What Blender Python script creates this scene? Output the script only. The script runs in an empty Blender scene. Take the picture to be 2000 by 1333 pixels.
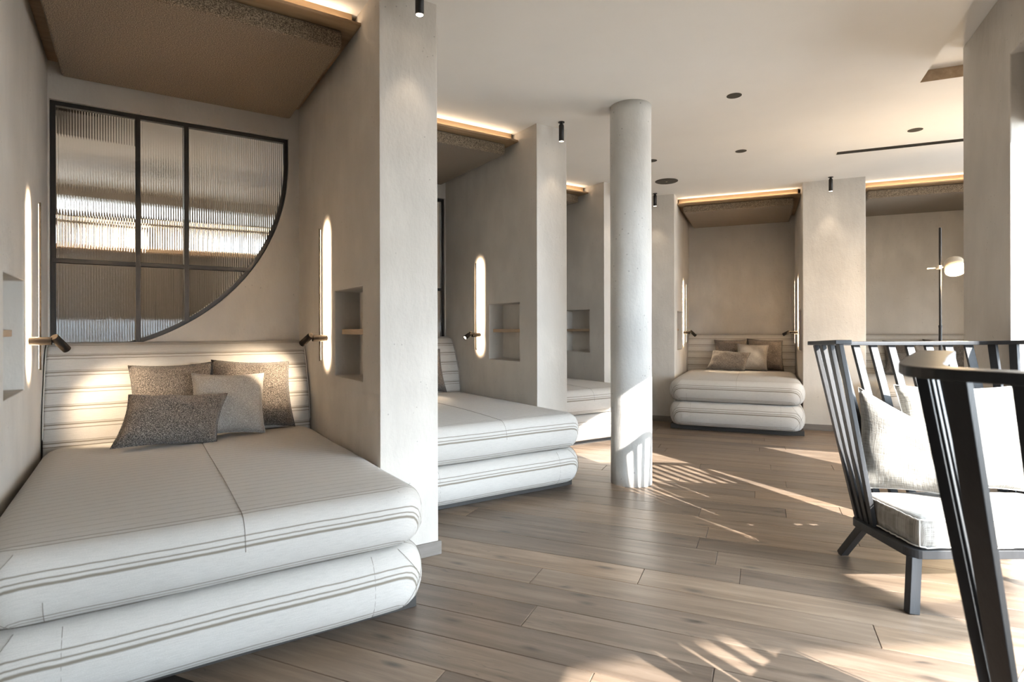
import bpy, bmesh, math, random
from mathutils import Vector, Matrix
random.seed(7)
sc = bpy.context.scene
COL = sc.collection

# ------------------------------------------------------------------ camera
FPX, HOR, CAMH = 1127.51, 643.33, 1.14
cam_d = bpy.data.cameras.new('camera'); cam = bpy.data.objects.new('camera', cam_d); COL.objects.link(cam)
cam_d.sensor_width = 36.0; cam_d.lens = FPX / 2000 * 36
cam_d.shift_y = (HOR - 666.5) / 2000
cam.matrix_world = Matrix.Translation((0, 0, CAMH)) @ Matrix.Rotation(math.radians(90), 4, 'X') @ Matrix.Rotation(math.radians(-0.139), 4, 'Z')
cam_d.clip_start = 0.02
cam_d.dof.use_dof = True; cam_d.dof.focus_distance = 4.2; cam_d.dof.aperture_fstop = 4.0
sc.camera = cam

# ------------------------------------------------------------------ world, sun, exposure
SKY, SUN = 8.6, 13.0
w = bpy.data.worlds.new('world'); sc.world = w; w.use_nodes = True
bg = w.node_tree.nodes['Background']; bg.inputs[0].default_value = (0.74, 0.87, 1.0, 1); bg.inputs[1].default_value = SKY
sun_d = bpy.data.lights.new('sun', 'SUN'); sun_d.energy = SUN; sun_d.color = (1.0, 0.955, 0.90); sun_d.angle = math.radians(0.55)
sun = bpy.data.objects.new('sun', sun_d); COL.objects.link(sun)
SDIR = Vector((-0.446, 0.895, -0.52)).normalized()
sun.rotation_euler = SDIR.to_track_quat('-Z', 'Y').to_euler()
sun.location = (6, -8, 6)
vs = sc.view_settings
vs.view_transform = 'Standard'; vs.look = 'None'; vs.exposure = 1.1; vs.gamma = 1.0; vs.use_curve_mapping = False
cy = sc.cycles
cy.use_denoising = True
cy.use_adaptive_sampling = True; cy.adaptive_threshold = 0.08
cy.max_bounces = 6; cy.diffuse_bounces = 3; cy.glossy_bounces = 3; cy.transmission_bounces = 8; cy.transparent_max_bounces = 8
cy.caustics_reflective = False; cy.caustics_refractive = False
cy.sample_clamp_indirect = 6.0

# ------------------------------------------------------------------ frames of the two wall runs
TA, TB_ = math.radians(-33.1736), math.radians(23.2124)
OA, OB = Vector((-0.6317, 2.7649, 0)), Vector((3.2804, 6.5077, 0))
T, W, S, D, H = 0.3054, 1.4057, 1.0956, 1.62, 2.789
WB, DB, PB = 1.4064, 1.605, 0.6118
ZS = 2.709
FR = {'A': Matrix.Translation(OA) @ Matrix.Rotation(-TA, 4, 'Z'), 'B': Matrix.Translation(OB) @ Matrix.Rotation(-TB_, 4, 'Z'), 'W': Matrix.Identity(4)}

# ------------------------------------------------------------------ materials
def mat(name):
    m = bpy.data.materials.new(name); m.use_nodes = True
    nt = m.node_tree; b = nt.nodes['Principled BSDF']
    return m, nt, b
def N(nt, typ, **kw):
    n = nt.nodes.new(typ)
    for k, v in kw.items(): setattr(n, k, v)
    return n
def link(nt, a, b): nt.links.new(a, b)
def coords(nt, kind='Object', scale=(1, 1, 1), rand=False):
    tc = N(nt, 'ShaderNodeTexCoord'); mp = N(nt, 'ShaderNodeMapping'); mp.inputs['Scale'].default_value = scale
    if rand:
        oi = N(nt, 'ShaderNodeObjectInfo'); mu = N(nt, 'ShaderNodeVectorMath', operation='SCALE'); mu.inputs[0].default_value = (37, 53, 71)
        link(nt, oi.outputs['Random'], mu.inputs['Scale'])
        ad = N(nt, 'ShaderNodeVectorMath', operation='ADD'); link(nt, tc.outputs[kind], ad.inputs[0]); link(nt, mu.outputs[0], ad.inputs[1])
        link(nt, ad.outputs[0], mp.inputs[0])
    else:
        link(nt, tc.outputs[kind], mp.inputs[0])
    return mp.outputs[0]
def noise(nt, vec, scale, detail=4, rough=0.55, dist=0.0):
    n = N(nt, 'ShaderNodeTexNoise'); n.inputs['Scale'].default_value = scale; n.inputs['Detail'].default_value = detail
    n.inputs['Roughness'].default_value = rough; n.inputs['Distortion'].default_value = dist
    link(nt, vec, n.inputs['Vector']); return n.outputs[0]
def ramp(nt, fac, stops):
    r = N(nt, 'ShaderNodeValToRGB'); e = r.color_ramp.elements
    while len(e) < len(stops): e.new(0.5)
    for i, (p, c) in enumerate(stops):
        e[i].position = p; e[i].color = tuple(c) + (1,) if len(c) == 3 else c
    link(nt, fac, r.inputs[0]); return r.outputs[0]
def mixc(nt, fac, a, b, mode='MIX'):
    m = N(nt, 'ShaderNodeMix', data_type='RGBA', blend_type=mode)
    if isinstance(fac, (int, float)): m.inputs[0].default_value = fac
    else: link(nt, fac, m.inputs[0])
    for i, v in ((6, a), (7, b)):
        if isinstance(v, tuple): m.inputs[i].default_value = v + (1,) if len(v) == 3 else v
        else: link(nt, v, m.inputs[i])
    return m.outputs[2]
def math_n(nt, op, a, b=None):
    m = N(nt, 'ShaderNodeMath', operation=op)
    for i, v in ((0, a), (1, b)):
        if v is None: continue
        if isinstance(v, (int, float)): m.inputs[i].default_value = v
        else: link(nt, v, m.inputs[i])
    return m.outputs[0]
def bump(nt, b, h, strength, dist=0.01):
    n = N(nt, 'ShaderNodeBump'); n.inputs['Strength'].default_value = strength; n.inputs['Distance'].default_value = dist
    link(nt, h, n.inputs['Height']); link(nt, n.outputs[0], b.inputs['Normal'])

def plaster(name, c, var=0.09, strength=0.6, pits=0.085, mott=0.5):
    m, nt, b = mat(name)
    v = coords(nt, 'Object')
    a = noise(nt, v, 1.3, 2, 0.6); t = noise(nt, coords(nt, 'Object', (1, 1, 0.45)), 7, 4, 0.62)
    f = noise(nt, v, 60, 1, 0.6)
    vo = N(nt, 'ShaderNodeTexVoronoi'); vo.inputs['Scale'].default_value = 22; link(nt, v, vo.inputs['Vector'])
    vm = noise(nt, v, 3.1, 1)
    pit = math_n(nt, 'MULTIPLY', math_n(nt, 'LESS_THAN', vo.outputs['Distance'], pits), math_n(nt, 'GREATER_THAN', vm, 0.52))
    dk = tuple(x * (1 - var * 1.7) for x in c); lt = tuple(min(1, x * (1 + var)) for x in c)
    c1 = ramp(nt, a, [(0.3, dk), (0.7, lt)])
    c2 = mixc(nt, math_n(nt, 'MULTIPLY', ramp(nt, t, [(0.42, (0, 0, 0)), (0.75, (1, 1, 1))]), mott), c1, tuple(x * 0.8 for x in c))
    c3 = mixc(nt, math_n(nt, 'MULTIPLY', pit, 0.55), c2, tuple(x * 0.45 for x in c))
    link(nt, c3, b.inputs['Base Color']); b.inputs['Roughness'].default_value = 0.82; b.inputs['Specular IOR Level'].default_value = 0.25
    hgt = math_n(nt, 'ADD', t, math_n(nt, 'MULTIPLY', f, 0.10))
    bump(nt, b, hgt, strength, 0.012)
    return m
def wood(name, c1, c2, c3, axis='X', rough=0.45, knots=False, rand=True, grey=0.0):
    m, nt, b = mat(name)
    sc3 = {'X': (0.55, 7, 7), 'Y': (7, 0.55, 7), 'Z': (7, 7, 0.55)}[axis]
    v = coords(nt, 'Object', sc3, rand)
    g = noise(nt, v, 3.2, 4, 0.62, 0.5)
    fine = noise(nt, coords(nt, 'Object', tuple(x * 4 for x in sc3), rand), 9, 2, 0.6)
    col = ramp(nt, g, [(0.25, c1), (0.5, c2), (0.72, c3)])
    col = mixc(nt, math_n(nt, 'MULTIPLY', fine, 0.28), col, tuple(x * 0.62 for x in c2))
    if knots:
        kv = coords(nt, 'Object', (1.5, 4.2, 1), rand)
        vo = N(nt, 'ShaderNodeTexVoronoi', voronoi_dimensions='2D'); vo.inputs['Scale'].default_value = 1.25; link(nt, kv, vo.inputs['Vector'])
        wob = noise(nt, v, 6, 2)
        kd = math_n(nt, 'ADD', vo.outputs['Distance'], math_n(nt, 'MULTIPLY', wob, 0.16))
        kf = ramp(nt, kd, [(0.09, (1, 1, 1)), (0.185, (0, 0, 0))])
        sel = math_n(nt, 'GREATER_THAN', noise(nt, coords(nt, 'Object', (0.7, 2.0, 1), rand), 2.3, 1), 0.46)
        kf = math_n(nt, 'MULTIPLY', math_n(nt, 'MULTIPLY', kf, sel), 0.8)
        col = mixc(nt, kf, col, (0.055, 0.045, 0.038))
        # dark hairline cracks along the grain
        cr = noise(nt, coords(nt, 'Object', (0.5, 9, 1), rand), 2.6, 3, 0.5, 1.2)
        cf = ramp(nt, cr, [(0.492, (0, 0, 0)), (0.5, (1, 1, 1)), (0.508, (0, 0, 0))])
        cs = math_n(nt, 'GREATER_THAN', noise(nt, coords(nt, 'Object', (0.8, 1.6, 1), rand), 1.7, 1), 0.52)
        col = mixc(nt, math_n(nt, 'MULTIPLY', math_n(nt, 'MULTIPLY', cf, cs), 0.55), col, (0.05, 0.04, 0.035))
        oi = N(nt, 'ShaderNodeObjectInfo')
        col = mixc(nt, 1.0, col, ramp(nt, oi.outputs['Random'], [(0.0, (0.66, 0.66, 0.67)), (0.35, (0.92, 0.91, 0.90)), (0.7, (1.04, 1.01, 0.97)), (1.0, (1.26, 1.18, 1.08))]), 'MULTIPLY')
    link(nt, col, b.inputs['Base Color']); b.inputs['Roughness'].default_value = rough
    bump(nt, b, fine, 0.12, 0.004)
    return m
def plain(name, c, rough=0.5, metal=0.0, emit=None, es=0.0):
    m, nt, b = mat(name)
    v = coords(nt, 'Object'); n = noise(nt, v, 40, 3)
    link(nt, ramp(nt, n, [(0.2, tuple(x * 0.9 for x in c)), (0.8, tuple(min(1, x * 1.08) for x in c))]), b.inputs['Base Color'])
    b.inputs['Roughness'].default_value = rough; b.inputs['Metallic'].default_value = metal
    if emit:
        b.inputs['Emission Color'].default_value = tuple(emit) + (1,); b.inputs['Emission Strength'].default_value = es
    m.cycles.emission_sampling = 'NONE' if emit else 'AUTO'
    return m
def fabric(name, c_lo, c_mid, c_hi, scale=260, bstr=0.5, weave=True, slub=True):
    m, nt, b = mat(name)
    v = coords(nt, 'Object')
    n1 = noise(nt, v, scale, 1, 0.7); n2 = noise(nt, v, scale * 0.12, 2, 0.6)
    col = ramp(nt, n1, [(0.34, c_lo), (0.5, c_mid), (0.66, c_hi)])
    col = mixc(nt, math_n(nt, 'MULTIPLY', n2, 0.35), col, tuple(x * 0.85 for x in c_mid))
    link(nt, col, b.inputs['Base Color']); b.inputs['Roughness'].default_value = 0.95; b.inputs['Specular IOR Level'].default_value = 0.1
    b.inputs['Sheen Weight'].default_value = 0.15
    bump(nt, b, math_n(nt, 'ADD', n1, math_n(nt, 'MULTIPLY', n2, 0.6)), bstr, 0.004)
    return m
def woven(name, c_lo, c_hi, thread=220.0, bstr=0.4):
    """open linen weave: crossed threads in object space"""
    m, nt, b = mat(name)
    tc = N(nt, 'ShaderNodeTexCoord'); v = tc.outputs['UV']
    w1 = noise(nt, coords(nt, 'UV', (thread, thread * 0.06, 1)), 1.0, 2, 0.6)
    w2 = noise(nt, coords(nt, 'UV', (thread * 0.06, thread, 1)), 1.0, 2, 0.6)
    s_ = math_n(nt, 'MULTIPLY', math_n(nt, 'ADD', w1, w2), 0.5)
    link(nt, ramp(nt, s_, [(0.36, c_lo), (0.62, c_hi)]), b.inputs['Base Color'])
    b.inputs['Roughness'].default_value = 0.95; b.inputs['Specular IOR Level'].default_value = 0.1; b.inputs['Sheen Weight'].default_value = 0.15
    bump(nt, b, s_, bstr, 0.004)
    return m
def striped(name, lines, faint=None, base=(0.575, 0.545, 0.50), line_c=(0.20, 0.17, 0.13), period=None):
    """woven off-white cloth with dark lines at set distances along UV.y (metres)"""
    m, nt, b = mat(name)
    tc = N(nt, 'ShaderNodeTexCoord'); sp = N(nt, 'ShaderNodeSeparateXYZ'); link(nt, tc.outputs['UV'], sp.inputs[0])
    wob = noise(nt, coords(nt, 'UV', (3, 3, 1)), 4, 2)
    v0 = math_n(nt, 'ADD', sp.outputs['Y'], math_n(nt, 'MULTIPLY', math_n(nt, 'SUBTRACT', wob, 0.5), 0.006))
    vv = math_n(nt, 'FLOORED_MODULO', v0, period) if period else v0
    acc = None
    for p, wd, st in lines:
        d_ = math_n(nt, 'ABSOLUTE', math_n(nt, 'SUBTRACT', vv, p))
        f = math_n(nt, 'MULTIPLY', math_n(nt, 'SUBTRACT', 1.0, math_n(nt, 'MINIMUM', math_n(nt, 'DIVIDE', d_, wd), 1.0)), st * 1.6)
        acc = f if acc is None else math_n(nt, 'MAXIMUM', acc, f)
    brk = noise(nt, coords(nt, 'UV', (28, 150, 1)), 1.0, 3, 0.7)
    if faint:
        start, per, st = faint
        mo = math_n(nt, 'ABSOLUTE', math_n(nt, 'SUBTRACT', math_n(nt, 'FLOORED_MODULO', v0, per), per / 2))
        f = math_n(nt, 'SUBTRACT', 1.0, math_n(nt, 'MINIMUM', math_n(nt, 'DIVIDE', mo, 0.004), 1.0))
        f = math_n(nt, 'MULTIPLY', math_n(nt, 'MULTIPLY', f, math_n(nt, 'GREATER_THAN', v0, start)), math_n(nt, 'MULTIPLY', ramp(nt, brk, [(0.35, (0.25,) * 3), (0.6, (1, 1, 1))]), st))
        acc = math_n(nt, 'MAXIMUM', acc, f)
    acc = math_n(nt, 'MINIMUM', math_n(nt, 'MULTIPLY', acc, 1.15), 0.92)
    fine = noise(nt, coords(nt, 'UV', (260, 700, 1)), 1.0, 3, 0.7)
    slub = noise(nt, coords(nt, 'UV', (22, 260, 1)), 1.0, 3, 0.7)
    col = ramp(nt, fine, [(0.3, tuple(x * 0.84 for x in base)), (0.7, tuple(min(1, x * 1.08) for x in base))])
    col = mixc(nt, math_n(nt, 'MULTIPLY', ramp(nt, slub, [(0.42, (0, 0, 0)), (0.72, (1, 1, 1))]), 0.45), col, tuple(x * 0.70 for x in base))
    col = mixc(nt, acc, col, line_c)
    link(nt, col, b.inputs['Base Color']); b.inputs['Roughness'].default_value = 0.95; b.inputs['Specular IOR Level'].default_value = 0.08
    b.inputs['Sheen Weight'].default_value = 0.1
    bump(nt, b, math_n(nt, 'ADD', math_n(nt, 'ADD', fine, slub), math_n(nt, 'MULTIPLY', acc, 0.7)), 0.35, 0.003)
    return m

M = {}
M['plaster'] = plaster('lime_plaster', (0.61, 0.565, 0.505))
M['column'] = plaster('column_plaster', (0.62, 0.60, 0.56), 0.12, 1.1, 0.13)
M['ceiling'] = plaster('ceiling_plaster', (0.84, 0.82, 0.785), 0.015, 0.04, 0.0, 0.06)
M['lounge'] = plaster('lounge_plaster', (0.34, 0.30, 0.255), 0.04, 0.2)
M['plank'] = wood('oak_planks', (0.128, 0.093, 0.066), (0.216, 0.161, 0.118), (0.305, 0.236, 0.178), 'X', 0.36, knots=True)
M['joint'] = plain('floor_joint', (0.045, 0.035, 0.028), 0.8)
M['oak'] = wood('oak_trim', (0.26, 0.165, 0.085), (0.36, 0.24, 0.135), (0.45, 0.31, 0.185), 'X', 0.5)
M['shelf'] = wood('oak_shelf', (0.34, 0.24, 0.15), (0.44, 0.32, 0.21), (0.52, 0.39, 0.27), 'Y', 0.5)
M['skirting'] = wood('skirting_wood', (0.13, 0.11, 0.095), (0.19, 0.165, 0.14), (0.24, 0.21, 0.185), 'X', 0.5)
M['felt'] = fabric('canopy_felt', (0.07, 0.053, 0.037), (0.19, 0.145, 0.10), (0.42, 0.33, 0.235), 220, 0.5)
M['tweed'] = fabric('dark_tweed', (0.022, 0.019, 0.017), (0.085, 0.073, 0.063), (0.33, 0.29, 0.25), 260, 0.6)
M['grey_linen'] = fabric('grey_linen', (0.24, 0.22, 0.20), (0.36, 0.335, 0.305), (0.50, 0.47, 0.43), 240, 0.4)
M['cream_weave'] = woven('cream_weave', (0.20, 0.185, 0.16), (0.42, 0.40, 0.36), 240.0, 0.6)
M['seat_weave'] = woven('seat_weave', (0.16, 0.145, 0.125), (0.37, 0.345, 0.31), 240.0, 0.5)
M['piping'] = fabric('piping_thread', (0.55, 0.52, 0.47), (0.66, 0.62, 0.56), (0.74, 0.70, 0.64), 500, 0.3)
M['seam'] = plain('seam_thread', (0.22, 0.19, 0.155), 0.9)
M['black'] = plain('black_steel', (0.018, 0.017, 0.016), 0.45, 0.3)
M['bronze'] = plain('bronze_metal', (0.032, 0.027, 0.022), 0.5, 0.25)
M['matte_bronze'] = plain('matte_bronze', (0.022, 0.019, 0.016), 0.85)
M['matte_bronze'].node_tree.nodes['Principled BSDF'].inputs['Specular IOR Level'].default_value = 0.04
M['plinth'] = plain('plinth_board', (0.035, 0.031, 0.027), 0.55)
M['grille'] = plain('grille_metal', (0.075, 0.068, 0.056), 0.6, 0.3)
M['chair'] = wood('charcoal_lacquer', (0.012, 0.012, 0.0125), (0.02, 0.02, 0.021), (0.03, 0.03, 0.032), 'Z', 0.45)
M['chair'].node_tree.nodes['Principled BSDF'].inputs['Specular IOR Level'].default_value = 0.35
M['led'] = plain('led_warm', (0.9, 0.8, 0.65), 0.5, 0, (1.0, 0.80, 0.58), 7.0)
M['lens'] = plain('lens_glow', (0.9, 0.82, 0.7), 0.4, 0, (1.0, 0.82, 0.62), 9.0)
M['lamp_glow'] = plain('lamp_glow', (0.95, 0.85, 0.7), 0.4, 0, (1.0, 0.74, 0.42), 26.0)
M['pendant_glow'] = plain('pendant_glow', (0.9, 0.82, 0.7), 0.4, 0, (1.0, 0.76, 0.48), 3.0)
M['lamp_shade'] = plain('cream_lacquer', (0.55, 0.50, 0.42), 0.35)
M['added_slab'] = plaster('added_slab_stone', (0.45, 0.425, 0.39), 0.05, 0.2)  # pale stone of the slabs added outside the view
M['leaf'] = plain('dark_leaf', (0.02, 0.035, 0.015), 0.5)
M['brown_beam'] = wood('brown_beam', (0.03, 0.022, 0.016), (0.05, 0.036, 0.025), (0.07, 0.05, 0.035), 'X', 0.6)
T_ = [(0.085, 0.0042, .6), (0.106, 0.0042, .55), (0.226, 0.0075, .8), (0.2445, 0.0045, .6), (0.268, 0.0045, .6), (0.380, 0.004, .5), (0.400, 0.004, .5)]
M['stripe'] = striped('striped_linen', T_, faint=(0.43, 0.052, 0.6))
M['stripe_head'] = striped('striped_linen_headboard', [(0.018, 0.0036, .6), (0.038, 0.0058, .7), (0.0475, 0.003, .45)], period=0.098)
mg, nt, b = mat('reeded_glass')
b.inputs['Base Color'].default_value = (0.96, 0.96, 0.94, 1); b.inputs['Roughness'].default_value = 0.03; b.inputs['IOR'].default_value = 1.48; b.inputs['Transmission Weight'].default_value = 1.0
nz = noise(nt, coords(nt, 'Object'), 14, 2); bump(nt, b, nz, 0.03, 0.004)
M['glass'] = mg

# ------------------------------------------------------------------ mesh helpers
def tag(o, label=None, cat=None, group=None, kind=None):
    if label: o['label'] = label
    if cat: o['category'] = cat
    if group: o['group'] = group
    if kind: o['kind'] = kind
    return o
def place(o, frame='W', loc=(0, 0, 0), rot=(0, 0, 0)):
    o.matrix_world = FR[frame] @ Matrix.Translation(loc) @ Matrix.Rotation(rot[2], 4, 'Z') @ Matrix.Rotation(rot[1], 4, 'Y') @ Matrix.Rotation(rot[0], 4, 'X')
    return o
def empty(name, frame='W', loc=(0, 0, 0), rz=0.0):
    o = bpy.data.objects.new(name, None); o.empty_display_size = 0.1; COL.objects.link(o)
    return place(o, frame, loc, (0, 0, rz))
def finish(bm, name, material, parent=None, smooth=False, bevel=0.0, frame=None, loc=(0, 0, 0), rot=(0, 0, 0), segs=2, ang=40, recalc=True):
    if recalc: bmesh.ops.recalc_face_normals(bm, faces=bm.faces)
    me = bpy.data.meshes.new(name); bm.to_mesh(me); bm.free()
    me.materials.append(M[material] if isinstance(material, str) else material)
    if smooth:
        me.polygons.foreach_set('use_smooth', [True] * len(me.polygons))
    o = bpy.data.objects.new(name, me); COL.objects.link(o)
    if bevel:
        md = o.modifiers.new('bevel', 'BEVEL'); md.width = bevel; md.segments = segs; md.limit_method = 'ANGLE'; md.angle_limit = math.radians(ang)
    if parent is not None:
        o.parent = parent
        o.matrix_local = Matrix.Translation(loc) @ Matrix.Rotation(rot[2], 4, 'Z') @ Matrix.Rotation(rot[1], 4, 'Y') @ Matrix.Rotation(rot[0], 4, 'X')
    elif frame: place(o, frame, loc, rot)
    return o
def box(bm, x0, x1, y0, y1, z0, z1):
    vs_ = [bm.verts.new(p) for p in ((x0, y0, z0), (x1, y0, z0), (x1, y1, z0), (x0, y1, z0), (x0, y0, z1), (x1, y0, z1), (x1, y1, z1), (x0, y1, z1))]
    for f in ((0, 3, 2, 1), (4, 5, 6, 7), (0, 1, 5, 4), (1, 2, 6, 5), (2, 3, 7, 6), (3, 0, 4, 7)): bm.faces.new([vs_[i] for i in f])
    return bm
def boxo(name, x0, x1, y0, y1, z0, z1, material, parent=None, frame=None, bevel=0.0, **k):
    return finish(box(bmesh.new(), x0, x1, y0, y1, z0, z1), name, material, parent, bevel=bevel, frame=frame, **k)
def tube(bm, p0, p1, r0, r1=None, n=16, caps=True):
    p0, p1 = Vector(p0), Vector(p1); r1 = r0 if r1 is None else r1
    q = (p1 - p0).normalized().to_track_quat('Z', 'Y')
    rings = []
    for p, r in ((p0, r0), (p1, r1)):
        rings.append([bm.verts.new(p + q @ Vector((r * math.cos(2 * math.pi * i / n), r * math.sin(2 * math.pi * i / n), 0))) for i in range(n)])
    for i in range(n): bm.faces.new((rings[0][i], rings[0][(i + 1) % n], rings[1][(i + 1) % n], rings[1][i]))
    if caps: bm.faces.new(rings[0][::-1]); bm.faces.new(rings[1])
    return bm
def lathe(bm, prof, n=24, origin=(0, 0, 0), mtx=None):
    """prof: (r, z) list from start to end; closed with caps where r>0"""
    rings = []; o = Vector(origin)
    for r, z in prof:
        ring = []
        for i in range(n):
            p = Vector((r * math.cos(2 * math.pi * i / n), r * math.sin(2 * math.pi * i / n), z))
            ring.append(bm.verts.new((mtx @ p if mtx else p) + o))
        rings.append(ring)
    for a, b_ in zip(rings, rings[1:]):
        for i in range(n): bm.faces.new((a[i], a[(i + 1) % n], b_[(i + 1) % n], b_[i]))
    bm.faces.new(rings[0][::-1]); bm.faces.new(rings[-1])
    return bm
def path_tube(bm, pts, r, n=6, closed=False):
    pts = [Vector(p) for p in pts]; rings = []
    m = len(pts)
    for i, p in enumerate(pts):
        a = pts[(i - 1) % m] if (closed or i > 0) else p; c = pts[(i + 1) % m] if (closed or i < m - 1) else p
        q = (c - a).normalized().to_track_quat('Z', 'Y')
        rings.append([bm.verts.new(p + q @ Vector((r * math.cos(2 * math.pi * k / n), r * math.sin(2 * math.pi * k / n), 0))) for k in range(n)])
    rng = range(m) if closed else range(m - 1)
    for i in rng:
        a, c = rings[i], rings[(i + 1) % m]
        off = min(range(n), key=lambda s_: sum((a[k].co - c[(k + s_) % n].co).length for k in range(n)))
        for k in range(n): bm.faces.new((a[k], a[(k + 1) % n], c[(k + 1 + off) % n], c[(k + off) % n]))
    if not closed: bm.faces.new(rings[0][::-1]); bm.faces.new(rings[-1])
    return bm
def cut(o, cutters):
    """boolean difference, applied"""
    for c in cutters:
        md = o.modifiers.new('cut', 'BOOLEAN'); md.operation = 'DIFFERENCE'; md.solver = 'EXACT'; md.object = c
    bpy.context.view_layer.update()
    dg = bpy.context.evaluated_depsgraph_get()
    me = bpy.data.meshes.new_from_object(o.evaluated_get(dg))
    old = o.data; o.modifiers.clear(); o.data = me; me.name = o.name
    bpy.data.meshes.remove(old)
    for c in cutters:
        d_ = c.data; bpy.data.objects.remove(c); bpy.data.meshes.remove(d_)
    return o
def cutter(frame, x0, x1, y0, y1, z0, z1): return boxo('cutter', x0, x1, y0, y1, z0, z1, 'plaster', frame=frame)
def add_bevel(o, wdt, segs=2, ang=40):
    md = o.modifiers.new('bevel', 'BEVEL'); md.width = wdt; md.segments = segs; md.limit_method = 'ANGLE'; md.angle_limit = math.radians(ang)

# ------------------------------------------------------------------ floor with planks (laid along the far wall run)
fl = boxo('floor', -9, 3.4, -10, 3.6, -0.08, -0.0145, 'joint', frame='B'); tag(fl, 'brown-grey oak plank floor running through the whole room', kind='structure')
PW = 0.18; lens = [1.35, 1.7, 2.05, 2.4]; pm = {}
for L in lens:
    bm = box(bmesh.new(), 0, L - 0.0028, 0, PW - 0.0032, -0.014, 0)
    bmesh.ops.bevel(bm, geom=[e for e in bm.edges if all(v.co.z > -0.001 for v in e.verts)], offset=0.0013, segments=1, affect='EDGES')
    bmesh.ops.recalc_face_normals(bm, faces=bm.faces)
    me = bpy.data.meshes.new('plank'); bm.to_mesh(me); bm.free(); me.materials.append(M['plank']); pm[L] = me
OBi = FR['B'].inverted()
def floor_range(row_s):
    # visible room floor, in frame B (u range for a row)
    lo, hi = -4.6, 1.0
    if row_s > -2.9: hi = 2.6
    return lo, hi
s0 = 2.047 - (0.394 * 3.2804 + 0.919 * 6.5077)     # a joint seen in the photo
k0 = -11
row = 0
ss = s0 - PW * 4
while ss < 0.05:
    lo, hi = floor_range(ss)
    # trim what lies behind the staggered bays on the left
    def inside(uu):
        p = FR['B'] @ Vector((uu, ss, 0)); q = FR['A'].inverted() @ p
        lim = D + 0.1 if q.x < T else (S + D + 0.1 if q.x < 2 * T + W else 2 * S + D + 0.1)
        if q.x < 0: lim = 0.6
        return q.y < lim and q.x > -2.6
    uu = lo + random.uniform(-1.2, 0); prev = None
    while uu < hi:
        L = random.choice(lens)
        if any(inside(uu + L * t) for t in (0, .25, .5, .75, 1)):
            o = bpy.data.objects.new('plank', pm[L]); COL.objects.link(o); o.parent = fl
            o.matrix_local = Matrix.Translation((uu, ss, 0)); row += 1
        uu += L
    ss += PW

# ------------------------------------------------------------------ ceiling (with curtain pocket and downlight holes)
def ceil_pt(px, py, z=H):
    hy = HOR - 0.002426 * (px - 1000)
    Y = FPX * (z - CAMH) / (hy - py); return Vector(((px - 1000) / FPX * Y, Y, z))
ce = boxo('ceiling', -9.2, 3.6, -10.2, 3.9, H, H + 0.30, 'ceiling', frame='B'); tag(ce, 'off-white plastered ceiling', kind='structure')
dl_px = [(1435, 187, 0.047), (1448, 295.3, 0.046), (1788.5, 254, 0.051), (1274, 314, 0.046)]
cutters = [cutter('B', 0.5435, 1.5, -10.1, -2.63, H - 0.1, H + 0.078), cutter('B', 0.844, 5, -11, -3.2, H - .2, H + .5)]
for px, py, r in dl_px:
    p = ceil_pt(px, py); cutters.append(finish(tube(bmesh.new(), (p.x, p.y, H - 0.05), (p.x, p.y, H + 0.07), r, n=28), 'cutter', 'plaster', frame='W'))
cut(ce, cutters)
boxo('pocket_end', 0.5435, 1.5, -2.632, -2.62, H + 0.001, H + 0.077, 'shelf', parent=ce)

# ------------------------------------------------------------------ plastered piers of the left run, stepped back one after the other
NS1, NS2, NZ1, NZ2, ND = 0.2497, 0.7481, 0.8698, 1.365, 0.151
def pier(n, u0, s_front, s_back, left_s=None, right_s=None, label=''):
    o = boxo(f'wall_pier_{n}', u0, u0 + T, s_front, s_back, 0, H + 0.01, 'plaster', frame='A')
    cs = []
    if left_s is not None: cs.append(cutter('A', u0 - 0.1, u0 + ND, left_s + NS1, left_s + NS2, NZ1, NZ2))
    if right_s is not None: cs.append(cutter('A', u0 + T - ND, u0 + T + 0.1, right_s + NS1 + .012, right_s + NS2 + .012, NZ1, NZ2))
    if cs: cut(o, cs)
    add_bevel(o, 0.005, 2, 50)
    return tag(o, label, kind='structure')
P0, P1, P2, P3 = -W - T, 0.0, T + W, 2 * (T + W)
pier(1, P0, -S, D + 0.15, None, 0.0, 'beige lime-plastered pier at the left edge of the picture')
pier(2, P1, 0.0, S + D + 0.15, 0.0, S, 'beige lime-plastered pier between the two nearest bed alcoves')
pier(3, P2, S, 2 * S + D + 0.15, S, 2 * S, 'beige lime-plastered pier right of the second bed')
pier(4, P3, 2 * S, 2 * S + 2.2, 2 * S, None, 'beige lime-plastered pier behind the round column')
# shelves in the niches
def niche_shelf(u_face, side, s_rel, frame, label, sz=0.0):
    a, b_ = (u_face + 0.042, u_face + ND - .001) if side > 0 else (u_face - ND + .001, u_face - 0.042)
    o = boxo('niche_shelf', a, b_, s_rel + NS1 + .001, s_rel + NS2 - .001, 1.112, 1.142, 'shelf', frame=frame, bevel=0.002)
    return tag(o, label, 'shelf', 'small oak shelves in the wall niches')
niche_shelf(P1, 1, 0.0, 'A', 'small oak shelf in the wall niche right of the nearest bed')
niche_shelf(P0 + T, -1, 0.012, 'A', 'small oak shelf in the niche at the left picture edge')
niche_shelf(P2, 1, S, 'A', 'small oak shelf in the niche beside the second bed')
niche_shelf(P3, 1, 2 * S, 'A', 'small oak shelf in the niche just left of the round column')

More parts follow.
